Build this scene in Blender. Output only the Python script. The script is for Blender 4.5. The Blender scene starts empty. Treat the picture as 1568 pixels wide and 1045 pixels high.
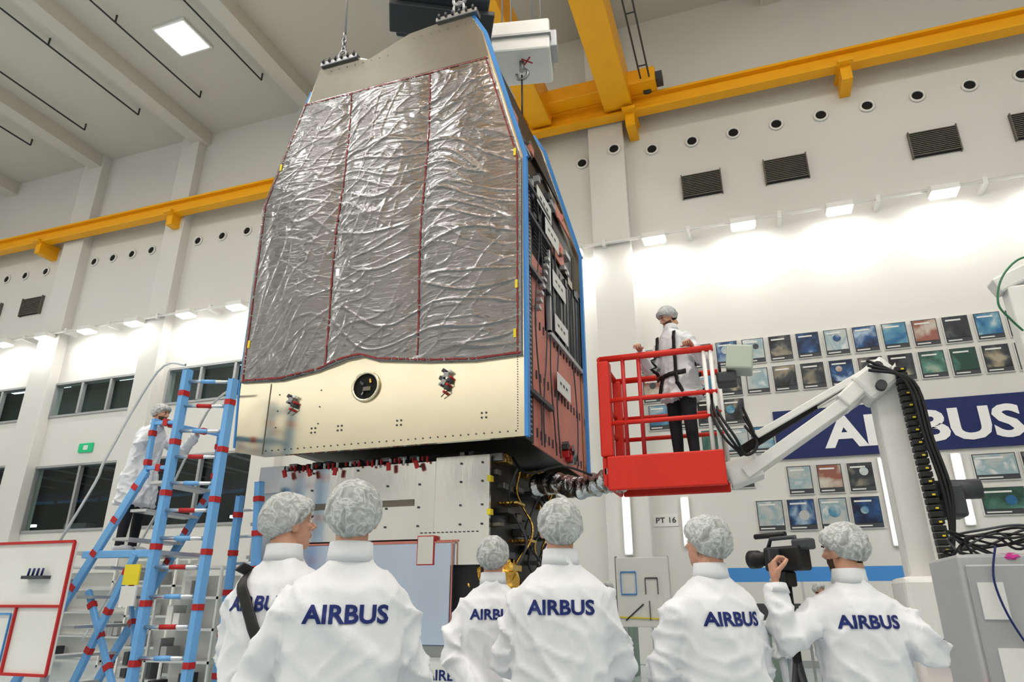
import bpy, bmesh, math, random
from mathutils import Vector, Matrix, Euler, noise
from mathutils.bvhtree import BVHTree
random.seed(7)
SC=bpy.context.scene
SC.view_settings.view_transform='Standard'
try: SC.view_settings.look='Medium High Contrast'
except Exception: pass
COL=SC.collection
V=Vector
# ---------------------------------------------------------------- materials
def mat(name,col,rough=.5,metal=0.,bump=None,var=None,emit=None,coat=0.,spec=None,stretch=None):
    m=bpy.data.materials.new(name);m.use_nodes=True
    nt=m.node_tree;N=nt.nodes;L=nt.links;b=N['Principled BSDF']
    b.inputs['Base Color'].default_value=(*col,1);b.inputs['Roughness'].default_value=rough
    b.inputs['Metallic'].default_value=metal
    if coat: b.inputs['Coat Weight'].default_value=coat
    if spec is not None: b.inputs['Specular IOR Level'].default_value=spec
    tc=N.new('ShaderNodeTexCoord')
    src=tc.outputs['Object']
    if stretch:
        mp=N.new('ShaderNodeMapping');mp.inputs['Scale'].default_value=stretch
        L.new(src,mp.inputs['Vector']);src=mp.outputs[0]
    if var is None: var=(3.,.06)
    n=N.new('ShaderNodeTexNoise');n.inputs['Scale'].default_value=var[0];n.inputs['Detail'].default_value=4
    L.new(src,n.inputs['Vector'])
    mx=N.new('ShaderNodeMix');mx.data_type='RGBA'
    k=var[1]
    mx.inputs[6].default_value=(*[c*(1-k) for c in col],1);mx.inputs[7].default_value=(*[min(1,c*(1+k)) for c in col],1)
    L.new(n.outputs['Fac'],mx.inputs[0]);L.new(mx.outputs[2],b.inputs['Base Color'])
    if bump:
        n2=N.new('ShaderNodeTexNoise');n2.inputs['Scale'].default_value=bump[0];n2.inputs['Detail'].default_value=5
        n2.inputs['Distortion'].default_value=bump[2] if len(bump)>2 else 0
        L.new(src,n2.inputs['Vector'])
        bp=N.new('ShaderNodeBump');bp.inputs['Strength'].default_value=bump[1];bp.inputs['Distance'].default_value=.02
        L.new(n2.outputs['Fac'],bp.inputs['Height']);L.new(bp.outputs[0],b.inputs['Normal'])
    if emit:
        b.inputs['Emission Color'].default_value=(*emit[0],1);b.inputs['Emission Strength'].default_value=emit[1]
    return m
M={}
M['wall']=mat('wall_paint',(.72,.712,.68),.6,var=(.4,.03))
M['ceil']=mat('ceiling_paint',(.66,.64,.58),.8,var=(.3,.03))
M['floor']=mat('epoxy_floor',(.5,.57,.6),.18,var=(.5,.08))
M['yellow']=mat('crane_yellow',(.93,.47,.015),.4,var=(2,.06))
M['white']=mat('white_enamel',(.78,.78,.75),.35)
M['black']=mat('black_rubber',(.02,.02,.022),.5)
M['dark']=mat('dark_grey',(.07,.075,.085),.5)
M['grey']=mat('grey_metal',(.42,.43,.44),.4,.3)
M['alu']=mat('aluminium',(.72,.73,.74),.3,.9)
M['steel']=mat('steel',(.35,.35,.36),.35,.9)
M['red']=mat('safety_red',(.68,.035,.02),.45,bump=(6,.3))
M['redtape']=mat('red_tape',(.5,.03,.03),.5)
M['blue']=mat('ladder_blue',(.2,.45,.78),.4)
M['bluetape']=mat('blue_tape',(.08,.3,.68),.5)
M['navy']=mat('navy_banner',(.012,.025,.13),.5)
M['txtwhite']=mat('banner_lettering',(.85,.85,.85),.5)
M['txtblue']=mat('coat_lettering',(.02,.035,.17),.8)
M['coat']=mat('coat_fabric',(.78,.79,.82),.8,bump=(11,.18,.6),var=(5,.02))
M['trouser']=mat('dark_trousers',(.025,.027,.035),.8,bump=(20,.3))
M['shoe']=mat('overshoe',(.6,.62,.66),.6)
M['skin']=mat('skin',(.60,.34,.24),.5,var=(20,.12),bump=(60,.1))
M['lip']=mat('lips',(.42,.16,.13),.5)
M['eye']=mat('eye_dark',(.03,.02,.015),.2)
M['eyew']=mat('eye_white',(.75,.72,.7),.3)
M['beard']=mat('beard_brown',(.10,.055,.035),.8,bump=(90,.6),var=(60,.4))
M['hair']=mat('hair_dark',(.03,.02,.015),.7,bump=(90,.8),var=(60,.5))
M['hairg']=mat('hair_grey',(.16,.13,.11),.7,bump=(90,.8),var=(60,.4))
M['gold']=mat('champagne_panel',(.72,.66,.52),.2,1.,bump=(.9,.16),var=(1.2,.04))
M['cap_al']=mat('top_plate',(.2,.185,.155),.38,.8,bump=(3,.15),var=(4,.08))
M['silver']=mat('silver_panel',(.82,.82,.80),.17,1.,bump=(2.2,.25),var=(2,.06),stretch=(1.5,1,.5))
M['radiator']=mat('blue_radiator',(.62,.70,.86),.2,.95,bump=(25,.015),stretch=(1,1,.05))
M['pink']=mat('red_honeycomb',(.60,.24,.19),.5,var=(8,.12))
M['blackp']=mat('black_panel',(.015,.015,.018),.4)
M['paper']=mat('paper',(.74,.74,.72),.8)
M['gfoil']=mat('gold_foil',(.7,.45,.12),.25,1.,bump=(14,1,.5))
M['sfoil']=mat('silver_foil',(.6,.62,.65),.2,1.,bump=(12,1.,1.))
M['lamp']=mat('lamp_glow',(1,1,1),.5,emit=((1,.98,.93),12))
M['tube']=mat('tube_glow',(1,1,1),.5,emit=((.92,.96,1),3))
M['sky']=mat('rooflight_glow',(1,1,1),.5,emit=((.85,.93,1),2.2))
M['green']=mat('exit_green',(.02,.4,.18),.5,emit=((.02,.4,.18),.3))
M['vent']=mat('vent_grille',(.16,.15,.13),.6)
M['holeshade']=mat('port_shade',(.015,.015,.015),.8)
M['gyel']=mat('yellow_note',(.8,.66,.05),.6)
M['hose']=mat('green_hose',(.05,.2,.1),.5)
M['pinkt']=mat('magenta_tape',(.6,.05,.3),.5)
M['room']=mat('office_interior',(.16,.2,.18),.8)
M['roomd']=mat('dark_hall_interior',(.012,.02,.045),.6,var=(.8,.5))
M['sage']=mat('sage_cabinet',(.22,.3,.25),.5)
def glassmat():
    m=bpy.data.materials.new('window_glass');m.use_nodes=True;N=m.node_tree.nodes;L=m.node_tree.links;N.clear()
    o=N.new('ShaderNodeOutputMaterial');mx=N.new('ShaderNodeMixShader');t=N.new('ShaderNodeBsdfTransparent');g=N.new('ShaderNodeBsdfGlossy')
    t.inputs[0].default_value=(.8,.87,.86,1);g.inputs['Roughness'].default_value=.03;mx.inputs[0].default_value=.045
    L.new(t.outputs[0],mx.inputs[1]);L.new(g.outputs[0],mx.inputs[2]);L.new(mx.outputs[0],o.inputs[0]);return m
M['glass']=glassmat()
def foilmat():
    m=mat('crumpled_foil',(.225,.22,.222),.2,.95,coat=1.);nt=m.node_tree;N=nt.nodes;L=nt.links;b=N['Principled BSDF']
    tc=N.new('ShaderNodeTexCoord');mp=N.new('ShaderNodeMapping');mp.inputs['Scale'].default_value=(.8,1,2.6)
    L.new(tc.outputs['Object'],mp.inputs[0])
    n=N.new('ShaderNodeTexNoise');n.inputs['Scale'].default_value=6;n.inputs['Detail'].default_value=8;n.inputs['Distortion'].default_value=1.6
    L.new(mp.outputs[0],n.inputs['Vector'])
    bp=N.new('ShaderNodeBump');bp.inputs['Strength'].default_value=.3;bp.inputs['Distance'].default_value=.03;b.inputs['Coat Roughness'].default_value=.06
    L.new(n.outputs['Fac'],bp.inputs['Height']);L.new(bp.outputs[0],b.inputs['Normal']);return m
M['foil']=foilmat()
def capmat():
    m=mat('bouffant_cap',(.5,.53,.53),.75);nt=m.node_tree;N=nt.nodes;L=nt.links;b=N['Principled BSDF']
    tc=N.new('ShaderNodeTexCoord')
    n=N.new('ShaderNodeTexNoise');n.inputs['Scale'].default_value=20;n.inputs['Detail'].default_value=5;n.inputs['Distortion'].default_value=1.0
    L.new(tc.outputs['Object'],n.inputs['Vector'])
    s=N.new('ShaderNodeMath');s.operation='SUBTRACT';s.inputs[1].default_value=.5;L.new(n.outputs['Fac'],s.inputs[0])
    a=N.new('ShaderNodeMath');a.operation='ABSOLUTE';L.new(s.outputs[0],a.inputs[0])
    cr=N.new('ShaderNodeValToRGB');e=cr.color_ramp.elements
    e[0].position=0.;e[0].color=(.62,.64,.64,1);e[1].position=.22;e[1].color=(.28,.29,.28,1);x=e.new(.06);x.color=(.44,.455,.45,1)
    L.new(a.outputs[0],cr.inputs[0]);L.new(cr.outputs[0],b.inputs['Base Color'])
    bp=N.new('ShaderNodeBump');bp.invert=True;bp.inputs['Strength'].default_value=.6;bp.inputs['Distance'].default_value=.02
    L.new(a.outputs[0],bp.inputs['Height']);L.new(bp.outputs[0],b.inputs['Normal']);return m
M['cap']=capmat()
def postermat(i,c1,c2,c3,sc):
    m=mat('poster_print_%d'%i,c1,.35);nt=m.node_tree;N=nt.nodes;L=nt.links;b=N['Principled BSDF']
    tc=N.new('ShaderNodeTexCoord');n=N.new('ShaderNodeTexNoise');n.inputs['Scale'].default_value=sc;n.inputs['Detail'].default_value=6;n.inputs['Distortion'].default_value=.5
    L.new(tc.outputs['Object'],n.inputs['Vector']);cr=N.new('ShaderNodeValToRGB');e=cr.color_ramp.elements
    e[0].position=.42;e[0].color=(*c1,1);e[1].position=.66;e[1].color=(*c3,1);x=e.new(.54);x.color=(*c2,1)
    L.new(n.outputs['Fac'],cr.inputs[0]);L.new(cr.outputs[0],b.inputs['Base Color']);return m
PM=[postermat(0,(.01,.02,.06),(.03,.1,.25),(.4,.5,.6),1.6),postermat(1,(.01,.01,.012),(.06,.07,.08),(.4,.35,.25),1.5),
    postermat(2,(.03,.14,.3),(.12,.3,.42),(.6,.64,.6),1.4),postermat(3,(.3,.12,.09),(.5,.42,.36),(.6,.58,.5),1.8),
    postermat(4,(.03,.08,.06),(.1,.24,.2),(.45,.5,.4),1.6),postermat(5,(.5,.52,.5),(.3,.42,.46),(.7,.7,.68),2.4)]
# ---------------------------------------------------------------- helpers
def G(name,loc=(0,0,0),rz=0,parent=None):
    e=bpy.data.objects.new(name,None);COL.objects.link(e);e.location=loc;e.rotation_euler=(0,0,rz);e.empty_display_size=.1
    if parent: e.parent=parent
    return e
def finish(bm,name,m,parent,smooth=False,mw=None):
    me=bpy.data.meshes.new(name)
    bmesh.ops.recalc_face_normals(bm,faces=bm.faces[:])
    bm.to_mesh(me);bm.free()
    ms=m if isinstance(m,(list,tuple)) else [m]
    for q in ms: me.materials.append(q)
    if smooth:
        for p in me.polygons: p.use_smooth=True
    o=bpy.data.objects.new(name,me);COL.objects.link(o)
    if parent: o.parent=parent
    if mw: o.matrix_local=mw
    return o
def addbox(bm,a,b,mi=0,bev=0,rot=None):
    a=V(a);b=V(b);c=(a+b)/2;s=b-a
    r=bmesh.ops.create_cube(bm,size=1);vs=r['verts']
    for v in vs:
        p=V((v.co.x*s.x,v.co.y*s.y,v.co.z*s.z))
        if rot: p=rot@p
        v.co=p+c
    fs=set(f for v in vs for f in v.link_faces)
    for f in fs: f.material_index=mi
    if bev:
        es=set(e for v in vs for e in v.link_edges)
        rr=bmesh.ops.bevel(bm,geom=list(es),offset=bev,segments=2,affect='EDGES',profile=.5)
        for f in rr['faces']: f.material_index=mi
def box(g,name,a,b,m,bev=0.,rot=None):
    bm=bmesh.new();addbox(bm,a,b,0,bev,rot);return finish(bm,name,m,g)
def frame(d,up=V((0,0,1))):
    d=d.normalized()
    if abs(d.dot(up))>.98: up=V((0,1,0))
    x=d.cross(up).normalized();z=x.cross(d).normalized();return x,z
def addtube(bm,pts,rad,n=12,mi=0,cap=True,flat=1.,up=V((0,0,1)),cl=False):
    pts=[V(p) for p in pts]
    if not isinstance(rad,(list,tuple)): rad=[rad]*len(pts)
    rings=[];px=None
    for i,p in enumerate(pts):
        if cl: d=pts[(i+1)%len(pts)]-pts[i-1]
        else: d=(pts[min(i+1,len(pts)-1)]-pts[max(i-1,0)])
        if px is None: x,z=frame(d,up)
        else:
            d=d.normalized();x=(px-d*px.dot(d)).normalized();z=x.cross(d).normalized()
        px=x
        rings.append([bm.verts.new(p+(x*math.cos(t)+z*math.sin(t)*flat)*rad[i]) for t in [2*math.pi*k/n for k in range(n)]])
    rr=len(rings) if cl else len(rings)-1
    for i in range(rr):
        a=rings[i];b=rings[(i+1)%len(rings)]
        for k in range(n):
            f=bm.faces.new((a[k],a[(k+1)%n],b[(k+1)%n],b[k]));f.material_index=mi;f.smooth=True
    if cap and not cl:
        f=bm.faces.new(rings[0]);f.material_index=mi
        f=bm.faces.new(rings[-1]);f.material_index=mi
def smooth(pts,n=6):
    P=[V(p) for p in pts];out=[]
    for i in range(len(P)-1):
        a=P[max(i-1,0)];b=P[i];c=P[i+1];d=P[min(i+2,len(P)-1)]
        for k in range(n):
            t=k/n;out.append(.5*((2*b)+(c-a)*t+(2*a-5*b+4*c-d)*t*t+(3*b-a-3*c+d)*t**3))
    return out+[P[-1]]
def tube(g,name,pts,r,m,n=12,cl=False):
    if any(w_ in name for w_ in ('hose','cable','harness','handrail','lead')) and len(pts)>3: pts=smooth(pts)
    bm=bmesh.new();addtube(bm,pts,r,n,cl=cl);return finish(bm,name,m,g)
def addbeam(bm,p,q,w,h,mi=0,bev=0):
    p=V(p);q=V(q);d=q-p;x,z=frame(d)
    R=Matrix((x,d.normalized(),z)).transposed()
    c=(p+q)/2;s=V((w,d.length,h))
    addbox(bm,c-s/2,c+s/2,mi,bev,R)
def beam(g,name,p,q,w,h,m,bev=0):
    bm=bmesh.new();addbeam(bm,p,q,w,h,0,bev);return finish(bm,name,m,g)
def prism(g,name,poly,y0,y1,m):
    bm=bmesh.new();a=[bm.verts.new((x,y0,z)) for x,z in poly];b=[bm.verts.new((x,y1,z)) for x,z in poly]
    bm.faces.new(a);bm.faces.new(b[::-1]);n=len(poly)
    for i in range(n): bm.faces.new((a[i],a[(i+1)%n],b[(i+1)%n],b[i]))
    return finish(bm,name,m,g)
def text_mesh(body,w,h,bold=.02,sub=0.):
    c=bpy.data.curves.new('t','FONT');c.body=body;c.offset=bold;c.resolution_u=3
    o=bpy.data.objects.new('t',c);COL.objects.link(o);bpy.context.view_layer.update()
    me=bpy.data.meshes.new_from_object(o.evaluated_get(bpy.context.evaluated_depsgraph_get()));bpy.data.objects.remove(o)
    bm=bmesh.new();bm.from_mesh(me)
    xs=[v.co.x for v in bm.verts];ys=[v.co.y for v in bm.verts]
    x0,x1,y0,y1=min(xs),max(xs),min(ys),max(ys)
    for v in bm.verts:
        v.co=V(((v.co.x-(x0+x1)/2)*w/(x1-x0),0,(v.co.y-(y0+y1)/2)*h/(y1-y0)))
    bmesh.ops.triangulate(bm,faces=bm.faces[:])
    if sub:
        for _ in range(7):
            es=[e for e in bm.edges if e.calc_length()>sub]
            if not es: break
            bmesh.ops.subdivide_edges(bm,edges=es,cuts=1)
            bmesh.ops.triangulate(bm,faces=[f for f in bm.faces if len(f.verts)>3])
    return bm
# ---------------------------------------------------------------- room
WY=18.;RY=-12.
def wall_open(name,y0,y1,x0,x1,z0,z1,ops,m):
    xs=sorted({x0,x1}|{o[0] for o in ops}|{o[1] for o in ops});zs=sorted({z0,z1}|{o[2] for o in ops}|{o[3] for o in ops})
    bm=bmesh.new()
    for i in range(len(xs)-1):
        for j in range(len(zs)-1):
            cx=(xs[i]+xs[i+1])/2;cz=(zs[j]+zs[j+1])/2
            if any(o[0]<cx<o[1] and o[2]<cz<o[3] for o in ops): continue
            addbox(bm,(xs[i],y0,zs[j]),(xs[i+1],y1,zs[j+1]))
    bmesh.ops.remove_doubles(bm,verts=bm.verts[:],dist=1e-4)
    return finish(bm,name,m,None)
OPS=[(-31,-26.0,7.9,9.2),(-24.8,-20.6,7.9,9.15),(-19.3,-14.9,7.9,9.15),(-31,-26.0,3.7,6.1),(-24.8,-20.4,3.7,5.95),(-19.6,-14.9,3.7,5.95)]
wall_open('wall_back',WY,WY+.3,-36,16.3,0,19.5,OPS,M['wall'])
box(None,'wall_left',(-36.3,RY,0),(-36,WY+.3,19.5),M['wall'])
box(None,'wall_right',(16,RY,0),(16.3,WY+.3,19.5),M['wall'])
box(None,'wall_front',(-36.3,RY-.3,0),(16.3,RY,19.5),M['wall'])
for i,x in enumerate((-30,-24.5,-19,-13.5,-8,-2.5,3,8.5)):
    box(None,'trim_%d'%(i+7),(x,RY,0),(x+.9,RY+.38,19.5),M['wall'],.02)  # unseen rear pilasters, added to break up the reflections
for i,x in enumerate((-21.5,-16.6,-11.2,-5.8,0.2)):
    g=G('window_%d'%(i+7));box(g,'frame',(x-.1,RY,5.7),(x+2.7,RY+.08,7.0),M['grey']);box(g,'pane',(x,RY+.06,5.8),(x+2.6,RY+.1,6.9),M['dark'])  # unseen dark panes behind the camera, added for the metal panels to reflect
    g=G('vertical_tube_lamp');box(g,'housing',(x+3.0,RY+.01,2.4),(x+3.3,RY+.1,5.2),M['white']);box(g,'diffuser',(x+3.05,RY+.1,2.5),(x+3.25,RY+.14,5.1),M['tube'])  # unseen glowing strips, added as bright streaks in the reflections
box(None,'floor',(-36.3,RY-.3,-.2),(16.3,WY+.3,0),M['floor'])
bm=bmesh.new();addbox(bm,(-36.3,RY-.3,19.5),(16.3,WY+.3,19.8))
for k in range(-2,8):
    x=-25.2+5.5*k
    if -36<x<16: addbox(bm,(x-.3,RY,18.9),(x+.3,WY,19.5))
finish(bm,'ceiling',M['ceil'],None)
for i,(a,b) in enumerate([(-25.9,-24.8),(-20.5,-19.6),(-14.9,-14.0),(-9.3,-8.4),(-3.6,-2.5),(10.,10.9)]):
    box(None,'trim_%d'%(i+1),(a,17.6,0),(b,18.02,19.5),M['wall'],.02)
box(None,'baseboard_back',(-36,17.94,0),(16,18.0,.15),M['grey'])
for i,(a,b,c,d) in enumerate(OPS):
    g=G('window_%d'%(i+1))
    n=3 if d>7 else 2
    bm=bmesh.new()
    addbox(bm,(a,17.95,c-.06),(b,18.1,c+.02));addbox(bm,(a,17.95,d-.02),(b,18.1,d+.06))
    for k in range(n+1):
        x=a+(b-a)*k/n;addbox(bm,(x-.05,17.95,c),(x+.05,18.1,d))
    finish(bm,'frame',M['grey'],g)
    box(g,'glass',(a,18.1,c),(b,18.13,d),M['glass'])
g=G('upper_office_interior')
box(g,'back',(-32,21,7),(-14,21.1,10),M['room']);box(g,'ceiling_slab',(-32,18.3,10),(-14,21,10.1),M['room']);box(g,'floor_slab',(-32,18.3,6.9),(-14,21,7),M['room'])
for x in (-29,-27,-23.7,-21.8,-18.4,-16.5): box(g,'screen',(x,20.5,8.1),(x+.9,20.55,8.75),M['paper'])
for x in (-30,-27.5,-24,-22,-18,-15.5): box(g,'ceiling_lamp',(x,19,9.85),(x+.8,20,9.9),M['tube'])
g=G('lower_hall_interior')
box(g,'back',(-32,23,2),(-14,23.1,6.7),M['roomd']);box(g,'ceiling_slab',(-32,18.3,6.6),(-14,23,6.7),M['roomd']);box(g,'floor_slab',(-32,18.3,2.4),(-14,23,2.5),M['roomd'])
for k in range(7): beam(g,'rack',(-31+k*2.5,22,5.4),(-28.7+k*2.5,22,5.4),.1,.12,M['bluetape'])
for k in range(9): box(g,'cabinet',(-31+k*1.9,21.5,2.5),(-29.8+k*1.9,22,3.4+.5*(k%3)),M['dark'] if k%2 else M['grey'])
for x in (-29,-23.6,-18): box(g,'lamp_tube',(x,20.6,4.2),(x+1.3,20.7,4.3),M['tube'])
for k in range(12): box(g,'ceiling_rail',(-31+k*1.4,18.6,6.0+.1*(k%3)),(-30.9+k*1.4,22.5,6.06+.1*(k%3)),M['grey'])
for k in range(3): box(g,'shelf_beam',(-31.5,19.5+k,5.0+k*.3),(-14.5,19.56+k,5.06+k*.3),M['navy'])
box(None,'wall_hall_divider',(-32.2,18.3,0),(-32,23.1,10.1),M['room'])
bm=bmesh.new()
for x in [-3.9,-2.8,-1.7,-.5,.7,1.9,3.1,4.3,5.55,6.8,8.0,-29.4,-28.3,-27.1,-24.4,-23.4,-22.4,-21.4,-19.1,-17.95,-16.8,-15.6]:
    yy=17.57 if -3.6<x<-2.5 else 17.97
    pts=[(x+.17*math.cos(t),yy,14.4+.17*math.sin(t)) for t in [2*math.pi*k/24 for k in range(24)]]
    addtube(bm,pts,.035,8,0,cl=True)
    f=bm.faces.new([bm.verts.new((x+.16*math.cos(t),yy+.015,14.4+.16*math.sin(t))) for t in [2*math.pi*k/24 for k in range(24)]]);f.material_index=1  # dark disc stands in for the shade inside the port; wall is uncut
finish(bm,'ventilation_ports',[M['white'],M['holeshade']],None)
for x,w in [(-.9,1.08),(1.4,1.1),(5.1,1.1),(7.45,1.1),(-27.9,1.1),(-30.3,1.1)]:
    bm=bmesh.new();addbox(bm,(x,17.93,12.45),(x+w,18,13.2),1)
    for k in range(13): addbox(bm,(x,17.88,12.47+k*.057),(x+w,17.94,12.495+k*.057),0)
    for a in (x-.03,x+w): addbox(bm,(a,17.88,12.42),(a+.03,18,13.23),0)
    finish(bm,'vent_grille',[M['vent'],M['black']],None)
FLOOD=31
LX=[-29.8,-27.5,-25.3,-23.1,-20.8,-18.4,-16.2,-13.9,-11.5,-9.1,-6.6,-4.2,-1.8,.6,3.0,5.4,7.8,10.2]
for sgn,yw in ((1,WY),(-1,RY)):  # second pass adds an unseen lamp row behind the camera, for light and reflections
    g=G('flood_lamp_track')
    Y=lambda d: yw-sgn*d
    tube(g,'pipe',[(-35.9,Y(.5),11.15),(15.9,Y(.5),11.15)],.05,M['white'],8)
    bm=bmesh.new()
    for x in LX: addbox(bm,(x+.9,min(Y(.55),Y(0)),11.05),(x+1.0,max(Y(.55),Y(0)),11.25))
    for x in LX: addbox(bm,(x-.33,min(Y(.8),Y(.4)),10.95),(x+.33,max(Y(.8),Y(.4)),11.12),0,.02)
    finish(bm,'housings',M['white'],g)
    bm=bmesh.new()
    for x in LX: addbox(bm,(x-.29,min(Y(.78),Y(.42)),10.9),(x+.29,max(Y(.78),Y(.42)),10.955))
    finish(bm,'lenses',M['lamp'],g)
    for x in LX:
        if -31<x<11:
            l=bpy.data.lights.new('flood','AREA');l.energy=FLOOD;l.shape='RECTANGLE';l.size=.6;l.size_y=.35;l.color=(1,.98,.93)
            o=bpy.data.objects.new('flood_light',l);COL.objects.link(o);o.parent=g;o.location=(x,Y(.65),10.86);o.rotation_euler=(sgn*math.radians(28),0,0)
ADDED_PANEL=330
for x in (-33.2,-27.65,-16.65,-11.1,-5.6,-.1,5.4,10.9):
    for y in ((13.45,) if x==-16.65 else ()) + (3.5,-5.5):  # the two nearer rows are out of view, added to light the hall
        g=G('ceiling_light_panel')
        box(g,'frame',(x-.68,y-.68,19.42),(x+.68,y+.68,19.5),M['white'])
        box(g,'diffuser',(x-.6,y-.6,19.40),(x+.6,y+.6,19.43),M['sky'])
        if y<10:
            l=bpy.data.lights.new('panel','AREA');l.energy=ADDED_PANEL;l.size=1.6;l.color=(1,.98,.95)
            o=bpy.data.objects.new('added_panel_light',l);COL.objects.link(o);o.parent=g;o.location=(x,y,19.35)
g=G('ceiling_conduit_rails')
for x in (-15.2,-18,-21,-23.8,-26.8):
    tube(g,'rail',[(x,15.8,19.2),(x,-10,19.2)],.03,M['dark'],6)
    for y in (15.8,12.,8.): tube(g,'hanger',[(x,y,19.2),(x,y,19.5)],.03,M['dark'],6)
# ---------------------------------------------------------------- crane
g=G('overhead_crane')
bm=bmesh.new()
addbox(bm,(-35.9,17.3,15.35),(15.9,17.36,15.85));addbox(bm,(-35.9,17.15,15.8),(15.9,17.5,15.88));addbox(bm,(-35.9,17.15,15.32),(15.9,17.5,15.4))
for x in (-26.8,-19.9,-12.5,-5.7,-2.2,3.8,10.): addbox(bm,(x-.14,17.2,14.85),(x+.14,18.,15.35))
for x in (-26.8,-19.9,-12.5,-5.7,-2.2,3.8,10.): addbox(bm,(x-.2,17.0,15.3),(x+.2,18.0,15.42))
finish(bm,'runway_beam',M['yellow'],g)
box(g,'girder_a',(-5.35,RY+.5,15.5),(-4.65,17.2,16.6),M['yellow'],.03)
box(g,'girder_b',(-2.95,RY+.5,15.5),(-2.1,17.2,16.6),M['yellow'],.03)
box(g,'end_carriage',(-6.2,16.6,15.85),(-1.3,17.15,16.35),M['yellow'],.03)
for x in (-5.9,-1.6): tube(g,'wheel',[(x,17.0,15.98),(x,17.25,15.98)],.18,M['dark'],16)
box(g,'end_buffer',(-1.3,16.7,15.9),(-1.1,17.05,16.2),M['dark'])
for x in (-1.7,-1.45): tube(g,'pickup_bar',[(x,16.4,15.8),(x,9,16.0)],.025,M['dark'],6)
for y in (10,12,14,16): tube(g,'pickup_rung',[(-1.7,y,15.9),(-1.45,y,15.9)],.02,M['dark'],6)
box(g,'trolley',(-5.2,6.5,16.6),(-2.2,10.5,17.3),M['yellow'],.03)
R=Matrix.Rotation(math.radians(12),3,'Z')
box(g,'hoist_housing',(-3.6,9.0,10.55),(-2.55,9.9,11.25),M['white'],.04,R)
box(g,'hoist_motor',(-3.75,9.2,10.9),(-3.55,9.7,11.4),M['grey'],.03,R)
box(g,'hoist_cover',(-2.6,9.25,10.7),(-2.42,9.7,11.1),M['grey'],.03,R)
box(g,'hoist_ledge',(-3.62,8.95,10.85),(-2.53,9.95,10.9),M['grey'],.0,R)
for s_ in (-1,1): beam(g,'hoist_mark',(-2.95-.08,9.3-.08*s_,10.545),(-2.95+.08,9.3+.08*s_,10.545),.02,.01,M['redtape'])
for a in (-3.4,-2.8):
    for b in (9.2,9.7): tube(g,'rope',[(a,b,11.2),(a,b,16.7)],.018,M['steel'],6)
def hook(g,x,y,z,s=1.):
    pts=[(x+s*.07*math.sin(t)*(1 if t<4 else .9),y,z-s*.08+s*.07*math.cos(t)) for t in [k*.35 for k in range(1,15)]]
    tube(g,'hook',[(x,y,z+s*.12),(x,y,z+s*.02)]+pts,.02*s,M['steel'],8)
def shackle(g,x,y,z,s=1.):
    pts=[]
    for k in range(13):
        t=math.pi*k/12
        pts.append((x+s*.05*math.cos(t),y,z+s*.07*math.sin(t)))
    pts=[(x+s*.05,y,z-s*.07)]+pts+[(x-s*.05,y,z-s*.07)]
    tube(g,'shackle',pts,.014*s,M['steel'],8)
    tube(g,'shackle_pin',[(x-s*.07,y,z-s*.06),(x+s*.07,y,z-s*.06)],.014*s,M['steel'],8)
hook(g,-3.05,9.3,10.4,1.6);tube(g,'cable',[(-3.05,9.3,10.25),(-3.05,9.3,9.05)],.018,M['black'],8)
tube(g,'swivel',[(-3.05,9.3,10.35),(-3.05,9.3,10.6)],.05,M['steel'],10)
shackle(g,-3.05,9.28,9.0,1.2)
R=Matrix.Rotation(math.radians(28),3,'Z')
box(g,'traverse_beam',(-4.7,7.3,10.4),(-3.2,8.3,11.1),M['dark'],.04,R)
box(g,'traverse_flange',(-4.8,7.5,10.3),(-3.1,8.1,10.4),M['dark'],.02,R)
for a in (-4.3,-3.6): tube(g,'rope',[(a,7.8,11.05),(a,7.8,16.7)],.03,M['steel'],8)
beam(g,'outrigger',(-4.7,7.2,11.3),(-5.0,6.5,12.0),.12,.16,M['dark'])
beam(g,'strut',(-4.4,7.6,10.9),(-4.7,7.2,11.3),.12,.16,M['dark'])
tube(g,'chain_cable',[(-5.0,6.5,12.0),(-4.87,6.53,9.2)],.016,M['steel'],8)
for k in range(4):
    z=9.15-k*.09
    pts=[(-4.87+(.03*math.cos(t) if k%2 else 0),6.53+(0 if k%2 else .03*math.cos(t)),z+.06*math.sin(t)) for t in [2*math.pi*j/12 for j in range(12)]]
    tube(g,'link',pts,.012,M['steel'],6,cl=True)
shackle(g,-4.87,6.53,8.78,1.3)
tube(g,'chain_cable',[(-3.1,6.95,10.35),(-3.05,6.53,9.2)],.02,M['steel'],8)
shackle(g,-3.05,6.53,9.05,1.5);hook(g,-3.05,6.53,9.3,1.3)
# ---------------------------------------------------------------- satellite
sat=G('satellite_module')
POLY=[(-5.74,3.05),(-5.35,2.97),(-2.12,2.97),(-2.12,6.36),(-2.67,8.46),(-2.86,8.84),(-3.15,8.86),(-3.77,8.80),(-4.40,8.54),(-4.55,8.62),(-4.67,8.63),(-5.21,8.60),(-5.31,8.2),(-5.84,6.4),(-5.80,3.8)]
def inset(poly,d):
    cx=sum(p[0] for p in poly)/len(poly);cz=sum(p[1] for p in poly)/len(poly)
    return [(cx+(x-cx)*(1-d),cz+(z-cz)*(1-d)) for x,z in poly]
prism(sat,'front_panel',POLY,6.5,6.56,M['gold'])
prism(sat,'rear_panel',POLY,9.24,9.3,M['gold'])
prism(sat,'core',inset(POLY,.04),6.56,9.24,M['blackp'])
prism(sat,'top_plate',[(-5.335,7.93),(-2.56,7.93),(-2.68,8.46),(-2.87,8.83),(-3.15,8.85),(-3.77,8.79),(-4.4,8.53),(-4.67,8.62),(-5.2,8.59)],6.485,6.5,M['cap_al'])
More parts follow.
